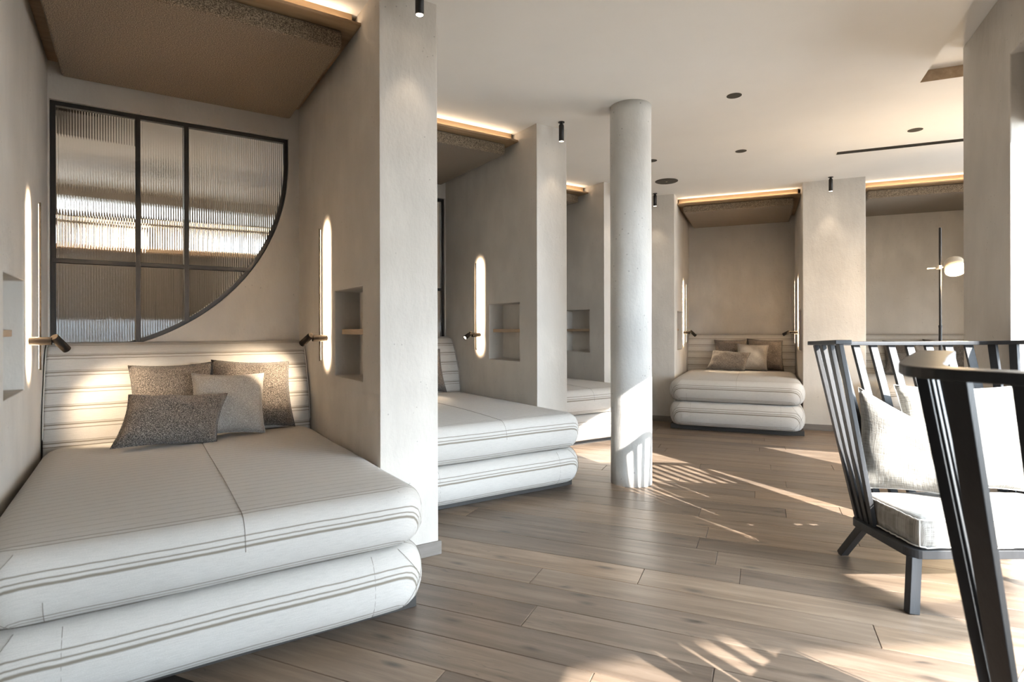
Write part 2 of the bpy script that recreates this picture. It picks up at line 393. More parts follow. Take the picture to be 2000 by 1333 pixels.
# ------------------------------------------------------------------ back walls with the quarter-round reeded windows
ZT, ZM, RW, ZC = 2.4902, 1.5512, 1.3275, 2.31
GU0, GU1 = 1.3973, 0.0698          # left and right side of the opening, measured left from the corner
def win_outline(inset=0.0, n=40):
    """points (x, z), x = 0 at the straight side growing towards the arc"""
    r = RW - inset; pts = [(inset, ZC - r)] if False else []
    for i in range(n + 1):
        a = math.radians(90 * i / n); x = r * math.sin(a); z = ZC - r * math.cos(a)
        if x >= inset - 1e-6: pts.append((x, z))
    if pts[0][0] > inset + 1e-6: pts.insert(0, (inset, ZC - math.sqrt(max(r * r - inset * inset, 0))))
    pts += [(r, ZT - inset), (inset, ZT - inset)]
    return pts
def zlow(x, inset):
    r = RW - inset; return ZC - math.sqrt(max(r * r - x * x, 0.0))
def extrude_outline(bm, pts, y0, y1):
    a = [bm.verts.new((x, y0, z)) for x, z in pts]; c = [bm.verts.new((x, y1, z)) for x, z in pts]
    n = len(pts)
    bm.faces.new(a); bm.faces.new(c[::-1])
    for i in range(n): bm.faces.new((a[i], a[(i + 1) % n], c[(i + 1) % n], c[i]))
    return bm
FW = 0.027
def window_bay(n, u_left, s_back, mirror, label):
    """back wall with a window; u_left = left side of the alcove"""
    wall = boxo(f'wall_back_{n}', u_left - 0.02, u_left + W + 0.02, s_back, s_back + 0.068, 0, H, 'plaster', frame='A')
    tag(wall, f'beige plastered back wall of the {"nearest" if n == 1 else "second"} bed alcove', kind='structure')
    x0 = u_left + W - GU0 if not mirror else u_left + W - (W - GU0)
    fx = Matrix.Scale(-1 if mirror else 1, 4, (1, 0, 0))
    base = FR['A'] @ Matrix.Translation((x0, s_back, 0)) @ fx
    def bake(o):
        o.data.transform(fx); 
        if mirror: o.data.flip_normals()
        o.matrix_world = FR['A'] @ Matrix.Translation((x0, s_back, 0)); return o
    cut(wall, [bake(finish(extrude_outline(bmesh.new(), win_outline(0.0), -0.05, 0.2), 'cutter', 'plaster', frame='A'))])
    root = empty(f'window_{n}', 'A', (x0, s_back, 0)); tag(root, label, kind='structure')
    def part(bm, name, m, smooth=False, bevel=0.0, recalc=True):
        o = finish(bm, name, m, smooth=smooth, bevel=bevel, recalc=recalc); o.data.transform(fx)
        if mirror: o.data.flip_normals()
        o.parent = root; return o
    Y0, Y1 = 0.022, 0.062
    # outer frame: ring between two outlines
    bm = bmesh.new(); oi = [win_outline(0.0015, 40), win_outline(FW, 40)]
    m_ = min(len(oi[0]), len(oi[1]))
    def res(pts, k=60):
        arc = pts[:-2]; out = []
        for i in range(k):
            t = i / (k - 1) * (len(arc) - 1); j = min(int(t), len(arc) - 2); f = t - j
            out.append((arc[j][0] * (1 - f) + arc[j + 1][0] * f, arc[j][1] * (1 - f) + arc[j + 1][1] * f))
        return out + pts[-2:]
    o_, i_ = res(oi[0]), res(oi[1]); nn = len(o_)
    V = [[bm.verts.new((x, y, z)) for x, z in pts] for pts, y in ((o_, Y0), (i_, Y0), (i_, Y1), (o_, Y1))]
    for a in range(4):
        for i in range(nn): bm.faces.new((V[a][i], V[a][(i + 1) % nn], V[(a + 1) % 4][(i + 1) % nn], V[(a + 1) % 4][i]))
    part(bm, 'window_frame', 'black')
    xm = [GU0 - 0.965, GU0 - 0.700]; hw = 0.0135
    for x in xm:
        bm = box(bmesh.new(), x - hw, x + hw, Y0 - .002, Y1, zlow(x, 0.01), ZT - 0.01); part(bm, 'mullion', 'black', bevel=0.002)
    xr = math.sqrt((RW - 0.012) ** 2 - (ZC - ZM) ** 2)
    part(box(bmesh.new(), 0.01, xr, Y0 - .001, Y1 - .002, ZM - hw, ZM + hw), 'transom', 'black', bevel=0.002)
    # fluted panes
    pitch, sub = 0.0135, 6
    spans = [(FW, xm[0] - hw), (xm[0] + hw, xm[1] - hw), (xm[1] + hw, RW - FW)]
    for xa, xb in spans:
        for up in (True, False):
            bm = bmesh.new(); cols = []
            k = max(2, int((xb - xa) / pitch * sub))
            for i in range(k + 1):
                x = xa + (xb - xa) * i / k; zl = zlow(x, FW) if x < RW - FW else ZC
                z0, z1 = (max(ZM + hw, zl), ZT - FW) if up else (zl, ZM - hw)
                if z1 - z0 < 0.004: continue
                yf = 0.0385 - 0.0045 * abs(math.sin(math.pi * (x / pitch)))
                cols.append([(x, yf, z0), (x, yf, z1), (x, 0.045, z1), (x, 0.045, z0)])
            if len(cols) < 3: bm.free(); continue
            # front, top, back and bottom keep their own vertices so that only the flutes are shaded smooth
            for q in range(4):
                st = [(bm.verts.new(c[q]), bm.verts.new(c[(q + 1) % 4])) for c in cols]
                for a, c in zip(st, st[1:]):
                    f = bm.faces.new((a[0], c[0], c[1], a[1])); f.smooth = q == 0
            bm.faces.new([bm.verts.new(p) for p in cols[0]]); bm.faces.new([bm.verts.new(p) for p in cols[-1][::-1]])
            part(bm, 'pane', 'glass', recalc=False)
    return root
window_bay(1, -W, D, False, 'black framed quarter-round window of reeded glass above the nearest bed')
window_bay(2, T, S + D, True, 'black framed reeded glass window above the second bed, mostly hidden')
o = boxo('wall_back_3', 2 * T + W - .02, 2 * T + 2 * W + .02, 2 * S + D, 2 * S + D + .14, 0, H, 'plaster', frame='A'); tag(o, 'plastered back wall of the third bed alcove', kind='structure')

# ------------------------------------------------------------------ far run (frame B)
BL = -WB - 1.55
o = boxo('wall_far_left', BL, -WB, 0, DB + .15, 0, H + .01, 'plaster', frame='B')
cut(o, [cutter('B', -WB - ND, -WB + .1, NS1, NS2, NZ1, NZ2)]); add_bevel(o, .005); tag(o, 'pale plastered pier just right of the round column', kind='structure')
o = boxo('wall_far_middle', 0, PB, 0, DB + .15, 0, H + .01, 'plaster', frame='B')
cut(o, [cutter('B', -.1, ND, NS1, NS2, NZ1, NZ2)]); add_bevel(o, .005); tag(o, 'wide pale plastered pier between the two far beds', kind='structure')
o = boxo('wall_far_right', PB + WB, 3.2, 0, DB + .15, 0, H + .01, 'plaster', frame='B'); tag(o, 'plastered pier right of the farthest bed', kind='structure')
o = boxo('wall_far_back', -WB - .02, PB + WB + .02, DB, DB + .15, 0, H, 'plaster', frame='B'); tag(o, 'beige plastered back wall behind the two far beds', kind='structure')
niche_shelf(-WB, -1, 0.0, 'B', 'small oak shelf in the niche left of the facing far bed')
niche_shelf(0, 1, 0.0, 'B', 'small oak shelf in the niche right of the facing far bed')

# ------------------------------------------------------------------ window wall on the right and the walls out of view
U0, U1 = 0.705, 0.845
def wall(name, x0, x1, y0, y1, label, z0=0, z1=H + 0.08, m='plaster', frame='B', cuts=()):
    o = boxo(name, x0, x1, y0, y1, z0, z1, m, frame=frame)
    if cuts: cut(o, [cutter(frame, *c) for c in cuts])
    return tag(o, label, kind='structure')
wr = wall('wall_right', U0, U1, -9.7, -2.909, 'plastered window wall at the right edge', cuts=[
    (U0 - .1, U1 + .1, -7.6, -3.6335, -0.01, 2.514)])
add_bevel(wr, 0.006, 2, 50)
boxo('light_block_1', U1 - .07, U1, -5.2, -3.6335, 2.16, 2.52, 'black', frame='B')['kind'] = 'structure'  # strip added at the head of the opening to cut the sun
boxo('light_block_2', U1 - .07, U1, -7.6, -5.2, 1.28, 2.52, 'lamp_shade', frame='B')['kind'] = 'structure'  # added strip hanging lower, cuts daylight through the near part of the opening
wall('wall_return', U1 - .001, 3.2, -3.2, -2.909, 'plastered return wall behind the window wall', cuts=[(1.564, 2.9, -3.3, -2.8, -0.01, 1.59)])
wall('wall_side', 3.2, 3.4, -3.2, DB, 'plastered side wall beyond the farthest bed', cuts=[(3.1, 3.5, -2.0, -.15, 0.0, 2.6)])
o = boxo('sun_shade_slab', 3.2, 6.2, -4.4, 2.5, 2.62, 2.75, 'added_slab', frame='B'); tag(o, 'added unseen slab keeping the sun out of the far side windows', kind='structure')  # added out of view to block sun through the side opening
wall('wall_behind', -5.2, U1, -9.9, -9.7, 'plastered wall behind the photographer')
wall('wall_left', P0 - 1.75, P0 - 1.6, -6.6, D - S + .2, 'plastered wall left of the picture', frame='A')
wall('wall_left_back', P0 - 1.75, P0 + .02, D - S, D - S + .15, 'plastered back wall left of the picture', frame='A')
o = boxo('added_slab', -14, 16, -22, 14, -0.3, -0.1, 'added_slab', frame='W'); tag(o, 'added unseen pale ground outside, bouncing sunlight indoors', kind='structure')  # unseen ground, added to bounce sun and sky light indoors
# unseen slab added outside: its edge shapes the foreground patch of sun
bm = bmesh.new(); q = [Vector(p) for p in ((.369, -2.879), (2.935, -1.98), (2.956, -2.11), (3.695, -2.064), (3.857, -1.99), (2.186, 1.365))]
va = [bm.verts.new((p.x, p.y, 2.40)) for p in q]; vb = [bm.verts.new((p.x, p.y, 2.46)) for p in q]
bm.faces.new(va[::-1]); bm.faces.new(vb)
for i in range(6): bm.faces.new((va[i], va[(i + 1) % 6], vb[(i + 1) % 6], vb[i]))
aw = finish(bm, 'sun_mask', 'lamp_shade', frame='W'); tag(aw, 'added unseen cream slab outside, shaping the patch of sun', kind='structure')
# baseboards
BBH, BBT = 0.0675, 0.012
def bb(name, x0, x1, y0, y1, frame, label):
    o = boxo(name, x0, x1, y0, y1, 0.0, BBH, 'skirting', frame=frame, bevel=0.0015); return tag(o, label, kind='structure')
bb('baseboard_pier_2', 0.0, T + BBT, -BBT, 0.45, 'A', 'grey-brown skirting board round the foot of the near pier')
bb('baseboard_pier_3', P2, P2 + T + BBT, S - BBT, S + 0.45, 'A', 'grey-brown skirting board round the second pier')
bb('baseboard_pier_4', P3, P3 + T + BBT, 2 * S - BBT, 2 * S + 0.45, 'A', 'grey-brown skirting board on the pier behind the column')
bb('baseboard_far_left', BL, -WB, -BBT, 0.0, 'B', 'brown skirting board left of the facing bed')
bb('baseboard_far_middle', 0, PB, -BBT, 0.0, 'B', 'brown skirting board between the two far beds')
bb('baseboard_right', U0 - BBT, U0, -3.63, -2.909, 'B', 'brown skirting board of the window wall')

# round column
bm = bmesh.new(); nseg, nz_ = 64, 28; rr = 0.1504
rings = []
for j in range(nz_ + 1):
    z = (H + 0.005) * j / nz_
    rings.append([bm.verts.new((rr * math.cos(2 * math.pi * i / nseg) * (1 + .006 * math.sin(5 * z + i * .7)), rr * math.sin(2 * math.pi * i / nseg) * (1 + .006 * math.cos(4 * z + i * .5)), z)) for i in range(nseg)])
for a, c in zip(rings, rings[1:]):
    for i in range(nseg): bm.faces.new((a[i], a[(i + 1) % nseg], c[(i + 1) % nseg], c[i]))
bm.faces.new(rings[0][::-1]); bm.faces.new(rings[-1])
o = finish(bm, 'column', 'column', smooth=True, frame='W', loc=(0.8848, 4.2913, 0)); tag(o, 'round off-white rough plastered column in mid-room', kind='structure')

# ------------------------------------------------------------------ invented lounge giving the blurred light behind the reeded glass (frame A)
LU0, LU1, LS = -5.5, 3.3, 5.5
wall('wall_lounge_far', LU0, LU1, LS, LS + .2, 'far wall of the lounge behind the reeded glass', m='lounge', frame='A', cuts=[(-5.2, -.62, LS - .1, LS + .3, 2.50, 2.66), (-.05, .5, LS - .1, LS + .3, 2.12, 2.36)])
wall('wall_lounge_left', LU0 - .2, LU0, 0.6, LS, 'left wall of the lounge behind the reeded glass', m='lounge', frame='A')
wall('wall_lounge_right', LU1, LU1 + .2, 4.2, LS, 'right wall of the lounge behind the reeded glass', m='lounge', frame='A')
o = boxo('ceiling_lounge', LU0, LU1, D + .15, LS + .2, H + 0.002, H + .3, 'ceiling', frame='A'); tag(o, 'ceiling of the lounge behind the reeded glass', kind='structure')
cut(o, [cutter('A', T + .1, 9, D, 4.6, H - .1, H + .4)])
o = boxo('floor_lounge', LU0, LU1, D + .15, LS + .2, -0.09, -0.002, 'joint', frame='A'); o.data.materials[0] = M['plank']; tag(o, 'wooden floor of the lounge behind the reeded glass', kind='structure')
o = boxo('ceiling_beam', -5.0, -1.22, 1.95, 2.5, H - 0.26, H - .002, 'brown_beam', frame='A'); tag(o, 'dark brown ceiling beam blurred behind the reeded glass', kind='structure')
def area(name, loc, rot_dir, sx, sy, power, color, frame='W', parent=None, spread=180):
    d_ = bpy.data.lights.new(name, 'AREA'); d_.shape = 'RECTANGLE'; d_.size = sx; d_.size_y = sy; d_.energy = power; d_.color = color; d_.spread = math.radians(spread)
    o = bpy.data.objects.new(name, d_); COL.objects.link(o)
    wl = FR[frame] @ Vector(loc); wd = FR[frame].to_3x3() @ Vector(rot_dir)
    o.matrix_world = Matrix.Translation(wl) @ wd.to_track_quat('-Z', 'Y').to_matrix().to_4x4()
    if parent is not None:
        o.parent = parent; o.matrix_parent_inverse = parent.matrix_world.inverted()
    return o
WARM = (1.0, 0.80, 0.59)
def pendant(u, s, z, label, r=0.16):
    root = empty('lounge_pendant', 'A', (u, s, z)); tag(root, label, 'pendant lamp', 'lamps blurred behind the glass')
    finish(lathe(bmesh.new(), [(0.02, 0.1), (r, 0.03), (r, 0.0), (r - .01, 0.0), (r - .012, 0.028), (0.015, 0.09)], 24), 'shade', 'bronze', root, smooth=True)
    finish(lathe(bmesh.new(), [(r - .02, 0.0), (r - .02, 0.012)], 24), 'diffuser', 'pendant_glow', root)
    finish(tube(bmesh.new(), (0, 0, 0.09), (0, 0, H - z), 0.004, n=8), 'cord', 'black', root)
    d_ = bpy.data.lights.new('pendant_bulb', 'POINT'); d_.energy = 9; d_.color = WARM; d_.shadow_soft_size = 0.12
    lo = bpy.data.objects.new('pendant_bulb', d_); COL.objects.link(lo); lo.parent = root; lo.location = (0, 0, -0.16)
pendant(-0.30, 4.2, 2.24, 'warm pendant lamp blurred behind the right window pane')
pendant(-1.75, 4.3, 2.22, 'warm pendant lamp blurred behind the left window pane')
pendant(-3.6, 3.2, 2.1, 'warm pendant lamp behind the far left of the glass')
scr = empty('added_screen', 'A', (-1.0, 5.05, 0)); tag(scr, 'added dark slatted screen giving contrast behind the reeded glass', 'room divider')  # invented screen, put in for dark and bright contrast through the flutes
for k_ in range(17): boxo('screen_post', -2.7 + k_ * .33, -2.7 + k_ * .33 + .10, -.03, .03, .06, 2.02, 'brown_beam', scr)
for z_ in (0, 2.02): boxo('screen_rail', -2.75, 2.75, -.035, .035, z_, z_ + .06, 'oak', scr)
# wooden console with a plant in the lounge
sb = empty('lounge_console', 'A', (-1.6, 4.6, 0)); tag(sb, 'light wooden console blurred behind the lower glass panes', 'console')
boxo('cabinet_body', -1.3, 1.3, -.22, .22, 0.12, 0.86, 'oak', sb, bevel=.004); boxo('console_top', -1.34, 1.34, -.25, .25, 0.86, 0.90, 'shelf', sb, bevel=.004)
for x in (-1.1, 1.1): boxo('leg', x - .03, x + .03, -.03, .03, 0, .12, 'black', sb)
pl = empty('lounge_plant', 'A', (-0.95, 4.55, 0.90)); tag(pl, 'dark leafy pot plant blurred behind the lowest glass pane', 'plant')
finish(lathe(bmesh.new(), [(0.06, 0), (0.09, 0.14), (0.08, 0.145), (0.05, .12)], 18), 'pot', 'lamp_shade', pl, smooth=True)
bm = bmesh.new()
for i in range(60):
    a = random.uniform(0, 6.28); e_ = random.uniform(.15, 1.3); L = random.uniform(.12, .3); d_ = Vector((math.cos(a) * math.cos(e_), math.sin(a) * math.cos(e_), math.sin(e_)))
    p = Vector((0, 0, .13)) + d_ * L; sd = d_.cross(Vector((0, 0, 1))).normalized() * .028; up = Vector((0, 0, .004))
    bm.faces.new([bm.verts.new(v_) for v_ in (p - d_ * .06, p + sd, p + d_ * .07, p - sd)])
o = finish(bm, 'foliage', 'leaf', pl); md = o.modifiers.new('thick', 'SOLIDIFY'); md.thickness = .003; o['kind'] = 'stuff'

# ------------------------------------------------------------------ oak coves with LED strip and the felt canopy panels
LIP, FAS = 0.2606, 0.322
def cove(n, u0, u1, s, back, frame, label):
    root = empty(f'trim_cove_{n}', frame, (u0, s, ZS)); tag(root, label, kind='structure'); wd = u1 - u0
    boxo('soffit_board', 0.002, wd - .002, LIP, back - .002, 0, 0.016, 'oak', root, bevel=.0015)
    boxo('fascia', 0.012, wd - .03, FAS, FAS + .02, 0.0165, H - ZS - .001, 'oak', root)
    boxo('led_strip', 0.02, wd - .035, FAS - .016, FAS - .004, 0.0165, 0.021, 'led', root)
    area('cove_light', (u0 + wd / 2, s + FAS - .012, ZS + .026), (0, -0.45, 1), wd - .1, 0.012, 0.26, WARM, frame, root)
    return root
def panel(u0, u1, s, frame, label, grp='felt canopy panels over the beds'):
    root = empty('canopy_panel', frame, ((u0 + u1) / 2, s, 2.613)); tag(root, label, 'acoustic panel', grp)
    hw = (u1 - u0) / 2 - 0.069
    bm = box(bmesh.new(), -hw, hw, 0.357, 1.5745, 0, ZS - 2.613 - .001)
    finish(bm, 'felt_body', 'felt', root, smooth=False, bevel=0.016, segs=3)
    bm = box(bmesh.new(), -hw + .03, hw - .03, 0.39, 1.54, ZS - 2.613 - .012, ZS - 2.613 - .0005); finish(bm, 'backing_board', 'joint', root)
cove(1, -W, 0, 0, D, 'A', 'oak cove with warm light strip above the nearest bed'); panel(-W, 0, 0, 'A', 'brown felt ceiling panel above the nearest bed')
cove(2, T, T + W, S, D, 'A', 'oak cove with warm light strip above the second bed'); panel(T, T + W, S, 'A', 'brown felt ceiling panel above the second bed')
cove(3, 2 * T + W, P3, 2 * S, D, 'A', 'oak cove with warm light strip above the third bed'); panel(2 * T + W, P3, 2 * S, 'A', 'brown felt ceiling panel above the third bed, mostly hidden')
cove(4, -WB, 0, 0, DB, 'B', 'oak cove with warm light strip above the facing far bed'); panel(-WB, 0, 0, 'B', 'brown felt ceiling panel above the facing far bed')
cove(5, PB, PB + WB, 0, DB, 'B', 'oak cove with warm light strip above the farthest right bed'); panel(PB, PB + WB, 0, 'B', 'brown felt ceiling panel above the farthest right bed')

# ------------------------------------------------------------------ wall lamps
def wall_lamp(u_wall, side, s, frame, label, power=20.0, spot=13.0, tilt=0.95, reach=0.0):
    """side = direction the lamp sticks out from the wall (+1 = +u)"""
    root = empty('wall_lamp', frame, (u_wall, s, 1.088)); tag(root, label, 'wall lamp', 'wall lamps with rod and swivel spot')
    sd = side
    finish(tube(bmesh.new(), (0, 0, 0), (sd * .087, 0, 0), 0.0195, n=24), 'bracket', 'matte_bronze', root, smooth=False, bevel=.002, ang=60)
    boxo('rod', sd * .0425 - .004, sd * .0425 + .004, -.004, .004, -0.139, 0.665, 'matte_bronze', root)
    x = sd * .0385
    boxo('led_strip', min(x, x - sd * .001), max(x, x - sd * .001), -.003, .003, -0.132, 0.658, 'led', root)
    finish(tube(bmesh.new(), (sd * .086, 0, 0), (sd * .104, 0, 0.004), 0.006, n=12), 'joint', 'black', root)
    ct, st = math.cos(tilt), math.sin(tilt)
    d_ = Vector((sd * ct, reach, -st)).normalized(); p0 = Vector((sd * .100, 0, 0.012)) - d_ * .012
    q = d_.to_track_quat('Z', 'Y').to_matrix()
    hd = finish(lathe(bmesh.new(), [(0.017, 0.0), (0.0195, 0.003), (0.0195, 0.098), (0.0165, 0.098), (0.0165, 0.088)], 24, p0, q), 'spot_head', 'matte_bronze', root)
    for p in hd.data.polygons: p.use_smooth = len(p.vertices) == 4
    finish(lathe(bmesh.new(), [(0.0162, 0.0885), (0.0162, 0.0895)], 24, p0, q), 'lens', 'lens', root)
    mw = FR[frame] @ Matrix.Translation((u_wall, s, 1.088))
    la = area('rod_light', (u_wall + sd * .036, s, 1.088 + .263), (-sd, 0, 0), 0.008, 0.79, power, (1.0, .75, .51), frame, root, spread=145)
    # orient the long side of the light vertically
    wl = FR[frame] @ Vector((u_wall + sd * .036, s, 1.351)); z_ = -(FR[frame].to_3x3() @ Vector((-sd, 0, 0))); y_ = Vector((0, 0, 1)); x_ = y_.cross(z_)
    la.parent = None; la.matrix_parent_inverse = Matrix.Identity(4)
    la.matrix_world = Matrix.Translation(wl) @ Matrix((x_, y_, z_)).transposed().to_4x4()
    la.parent = root; la.matrix_parent_inverse = root.matrix_world.inverted()
    if spot:
        sd_ = bpy.data.lights.new('spot_light', 'SPOT'); sd_.energy = spot; sd_.color = (1.0, .80, .58); sd_.spot_size = math.radians(75); sd_.spot_blend = .7; sd_.shadow_soft_size = .014
        so = bpy.data.objects.new('spot_light', sd_); COL.objects.link(so); so.parent = root
        so.matrix_local = Matrix.Translation(p0 + d_ * .102) @ d_.to_track_quat('-Z', 'Y').to_matrix().to_4x4()
    return root
wall_lamp(0, -1, 0.912, 'A', 'bronze rod wall lamp with spot right of the nearest bed', reach=1.15)
wall_lamp(-W, 1, 0.895, 'A', 'bronze rod wall lamp with spot at the far left, beside the nearest bed', reach=.75)
wall_lamp(P2, -1, S + 0.912, 'A', 'bronze rod wall lamp with lit spot beside the second bed', tilt=.5, reach=-.25)
wall_lamp(0, -1, 0.90, 'B', 'bronze rod wall lamp right of the facing far bed', tilt=.5, spot=6.0, reach=-.15)
wall_lamp(-WB, 1, 0.90, 'B', 'bronze rod wall lamp left of the facing far bed', tilt=.75, spot=6.0, reach=-.15)

# ------------------------------------------------------------------ beds
BW0, BW1, BF, BB_ = -1.3985, -0.0075, -0.615, 1.275      # mattress extents relative to the alcove's right wall / pier front
def rr_outline(x0, x1, y0, y1, r, nc=7, ne=14):
    """rounded rectangle, counter-clockwise from the front-left, with outward normals"""
    pts = []
    cs = [((x0 + r, y0 + r), 180), ((x1 - r, y0 + r), 270), ((x1 - r, y1 - r), 0), ((x0 + r, y1 - r), 90)]
    for ci, ((cx, cyy), a0) in enumerate(cs):
        for i in range(nc + 1):
            a = math.radians(a0 + 90 * i / nc); pts.append((cx + r * math.cos(a), cyy + r * math.sin(a), math.cos(a), math.sin(a)))
        nx = cs[(ci + 1) % 4]; a1 = math.radians(a0 + 90)
        px, py = cx + r * math.cos(a1), cyy + r * math.sin(a1)
        b0 = math.radians(nx[1]); qx, qy = nx[0][0] + r * math.cos(b0), nx[0][1] + r * math.sin(b0)
        for i in range(1, ne): t = i / ne; pts.append((px + (qx - px) * t, py + (qy - py) * t, math.cos(a1), math.sin(a1)))
    return pts
def soft_slab(x0, x1, y0, y1, th, re, rp, crown=0.012, nprof=12, wob=0.0, seed=1):
    rnd = random.Random(seed); bm = bmesh.new(); uvl = bm.loops.layers.uv.new('UVMap')
    out = rr_outline(x0, x1, y0, y1, rp); n = len(out)
    hx, hy = (x1 - x0) / 2, (y1 - y0) / 2; cx, cyy = (x0 + x1) / 2, (y0 + y1) / 2
    prof = []     # inset, z, arc
    for i in range(nprof + 1):
        a = -math.pi / 2 + math.pi * i / nprof
        ca, sa = math.cos(a), math.sin(a)
        ca = abs(ca) ** 0.66
        prof.append((re * (1 - ca), th / 2 + th / 2 * sa, (a + math.pi / 2) * th / 2))
    arc = math.pi * th / 2
    mx = min(hx, hy)
    ins_top = [re + (mx - re - .004) * t for t in (.06, .16, .32, .5, .72, 1.0)]
    rows = [('b', mx - .004, 0.0, 0.0), ('b', re + (mx - re) * .3, 0.0, 0.0)] + [('p', i_, z, v) for i_, z, v in prof]
    for i_ in ins_top:
        t = (i_ - re) / (mx - re); rows.append(('t', i_, th + crown * (1 - (1 - t) ** 2), arc + i_ - re))
    rings = []; uvs = []
    for kind, ins, z, va in rows:
        r_ = max(rp - ins, 0.004); ring = []; uvr = []
        o_ = rr_outline(x0 + ins, x1 - ins, y0 + ins, y1 - ins, min(r_, mx - ins - .001) if mx - ins > .002 else .001)
        for k, (x, y, nx, ny) in enumerate(o_):
            dz = 0.0
            if wob and kind == 'p':
                bul = wob * math.sin(x * 9.1 + seed) * math.sin(y * 7.7 + seed * 2) ; x += nx * bul; y += ny * bul
            ring.append(bm.verts.new((x, y, z)))
            vt = arc + (y - y0 - re)
            wf = max(0.0, -ny) ** 2 if kind != 't' else 0.0
            uvr.append((x, wf * va + (1 - wf) * (vt if kind != 'b' else vt)))
        rings.append(ring); uvs.append(uvr)
    for j in range(len(rings) - 1):
        for i in range(n):
            i2 = (i + 1) % n
            f = bm.faces.new((rings[j][i], rings[j][i2], rings[j + 1][i2], rings[j + 1][i]))
            for lp, uv in zip(f.loops, (uvs[j][i], uvs[j][i2], uvs[j + 1][i2], uvs[j + 1][i])): lp[uvl].uv = uv
    for j, rev in ((0, True), (-1, False)):
        f = bm.faces.new(rings[j][::-1] if rev else rings[j])
        for lp, uv in zip(f.loops, uvs[j][::-1] if rev else uvs[j]): lp[uvl].uv = uv
    return bm
MT = 0.255
def mattress_surface(y_, x, z_top, th, re, front=BF):
    return Vector((x, y_, z_top))
def prof_pt(x, a, th, re, front, off=0.0006):
    """point on the front face at profile angle a (-90 bottom .. 90 top)"""
    ca = abs(math.cos(a)) ** .66
    return (x, front + re * (1 - ca) - off * math.cos(a), th / 2 + (th / 2 + off) * math.sin(a))
proto = {}
def mattress_mesh(kind):
    bm = soft_slab(BW0, BW1, BF, BB_, MT, 0.110, 0.15, 0.014 if kind == 'up' else 0.0, wob=.004, seed=3 if kind == 'up' else 8)
    return bm
def headboard_bm():
    # profile (s measured from the alcove front, z), front going up, over the top and down the back
    pr = [(1.262, 0.20), (1.272, 0.45), (1.281, 0.553), (1.296, 0.62), (1.318, 0.74), (1.355, 0.83), (1.392, 0.93), (1.418, 0.985), (1.445, 1.026), (1.482, 1.054), (1.53, 1.067), (1.585, 1.067), (1.603, 1.058), (1.607, 1.03), (1.607, 0.2)]
    bm = bmesh.new(); uvl = bm.loops.layers.uv.new('UVMap')
    x0, x1 = -1.398, -0.008
    xs = [(x0, .016), (x0 + .006, .005), (x0 + .018, 0)] + [(x0 + .018 + (x1 - x0 - .036) * t / 12, 0) for t in range(1, 12)] + [(x1 - .018, 0), (x1 - .006, .005), (x1, .016)]
    cs_, cz = 1.50, 0.6; rings = []; L = [0]
    for a, c in zip(pr, pr[1:]): L.append(L[-1] + math.hypot(c[0] - a[0], c[1] - a[1]))
    for x, ins in xs:
        ring = []
        for i, (s_, z) in enumerate(pr):
            a = pr[max(i - 1, 0)]; c = pr[min(i + 1, len(pr) - 1)]; tx, tz = c[0] - a[0], c[1] - a[1]; l_ = math.hypot(tx, tz)
            nx, nz = -tz / l_, tx / l_
            ring.append(bm.verts.new((x, s_ - nx * ins, z - nz * ins)))
        rings.append(ring)
    for j in range(len(rings) - 1):
        for i in range(len(pr) - 1):
            f = bm.faces.new((rings[j][i], rings[j][i + 1], rings[j + 1][i + 1], rings[j + 1][i]))
            for lp, (jj, ii) in zip(f.loops, ((j, i), (j, i + 1), (j + 1, i + 1), (j + 1, i))): lp[uvl].uv = (xs[jj][0], L[ii])
        f = bm.faces.new((rings[j][-1], rings[j][0], rings[j + 1][0], rings[j + 1][-1]))
        for lp in f.loops: lp[uvl].uv = (lp.vert.co.x, 0.0)
    for ring, rev in ((rings[0], False), (rings[-1], True)):
        f = bm.faces.new(ring if not rev else ring[::-1])
        for lp in f.loops: lp[uvl].uv = (lp.vert.co.y, max(0, lp.vert.co.z - .2))
    return bm, pr
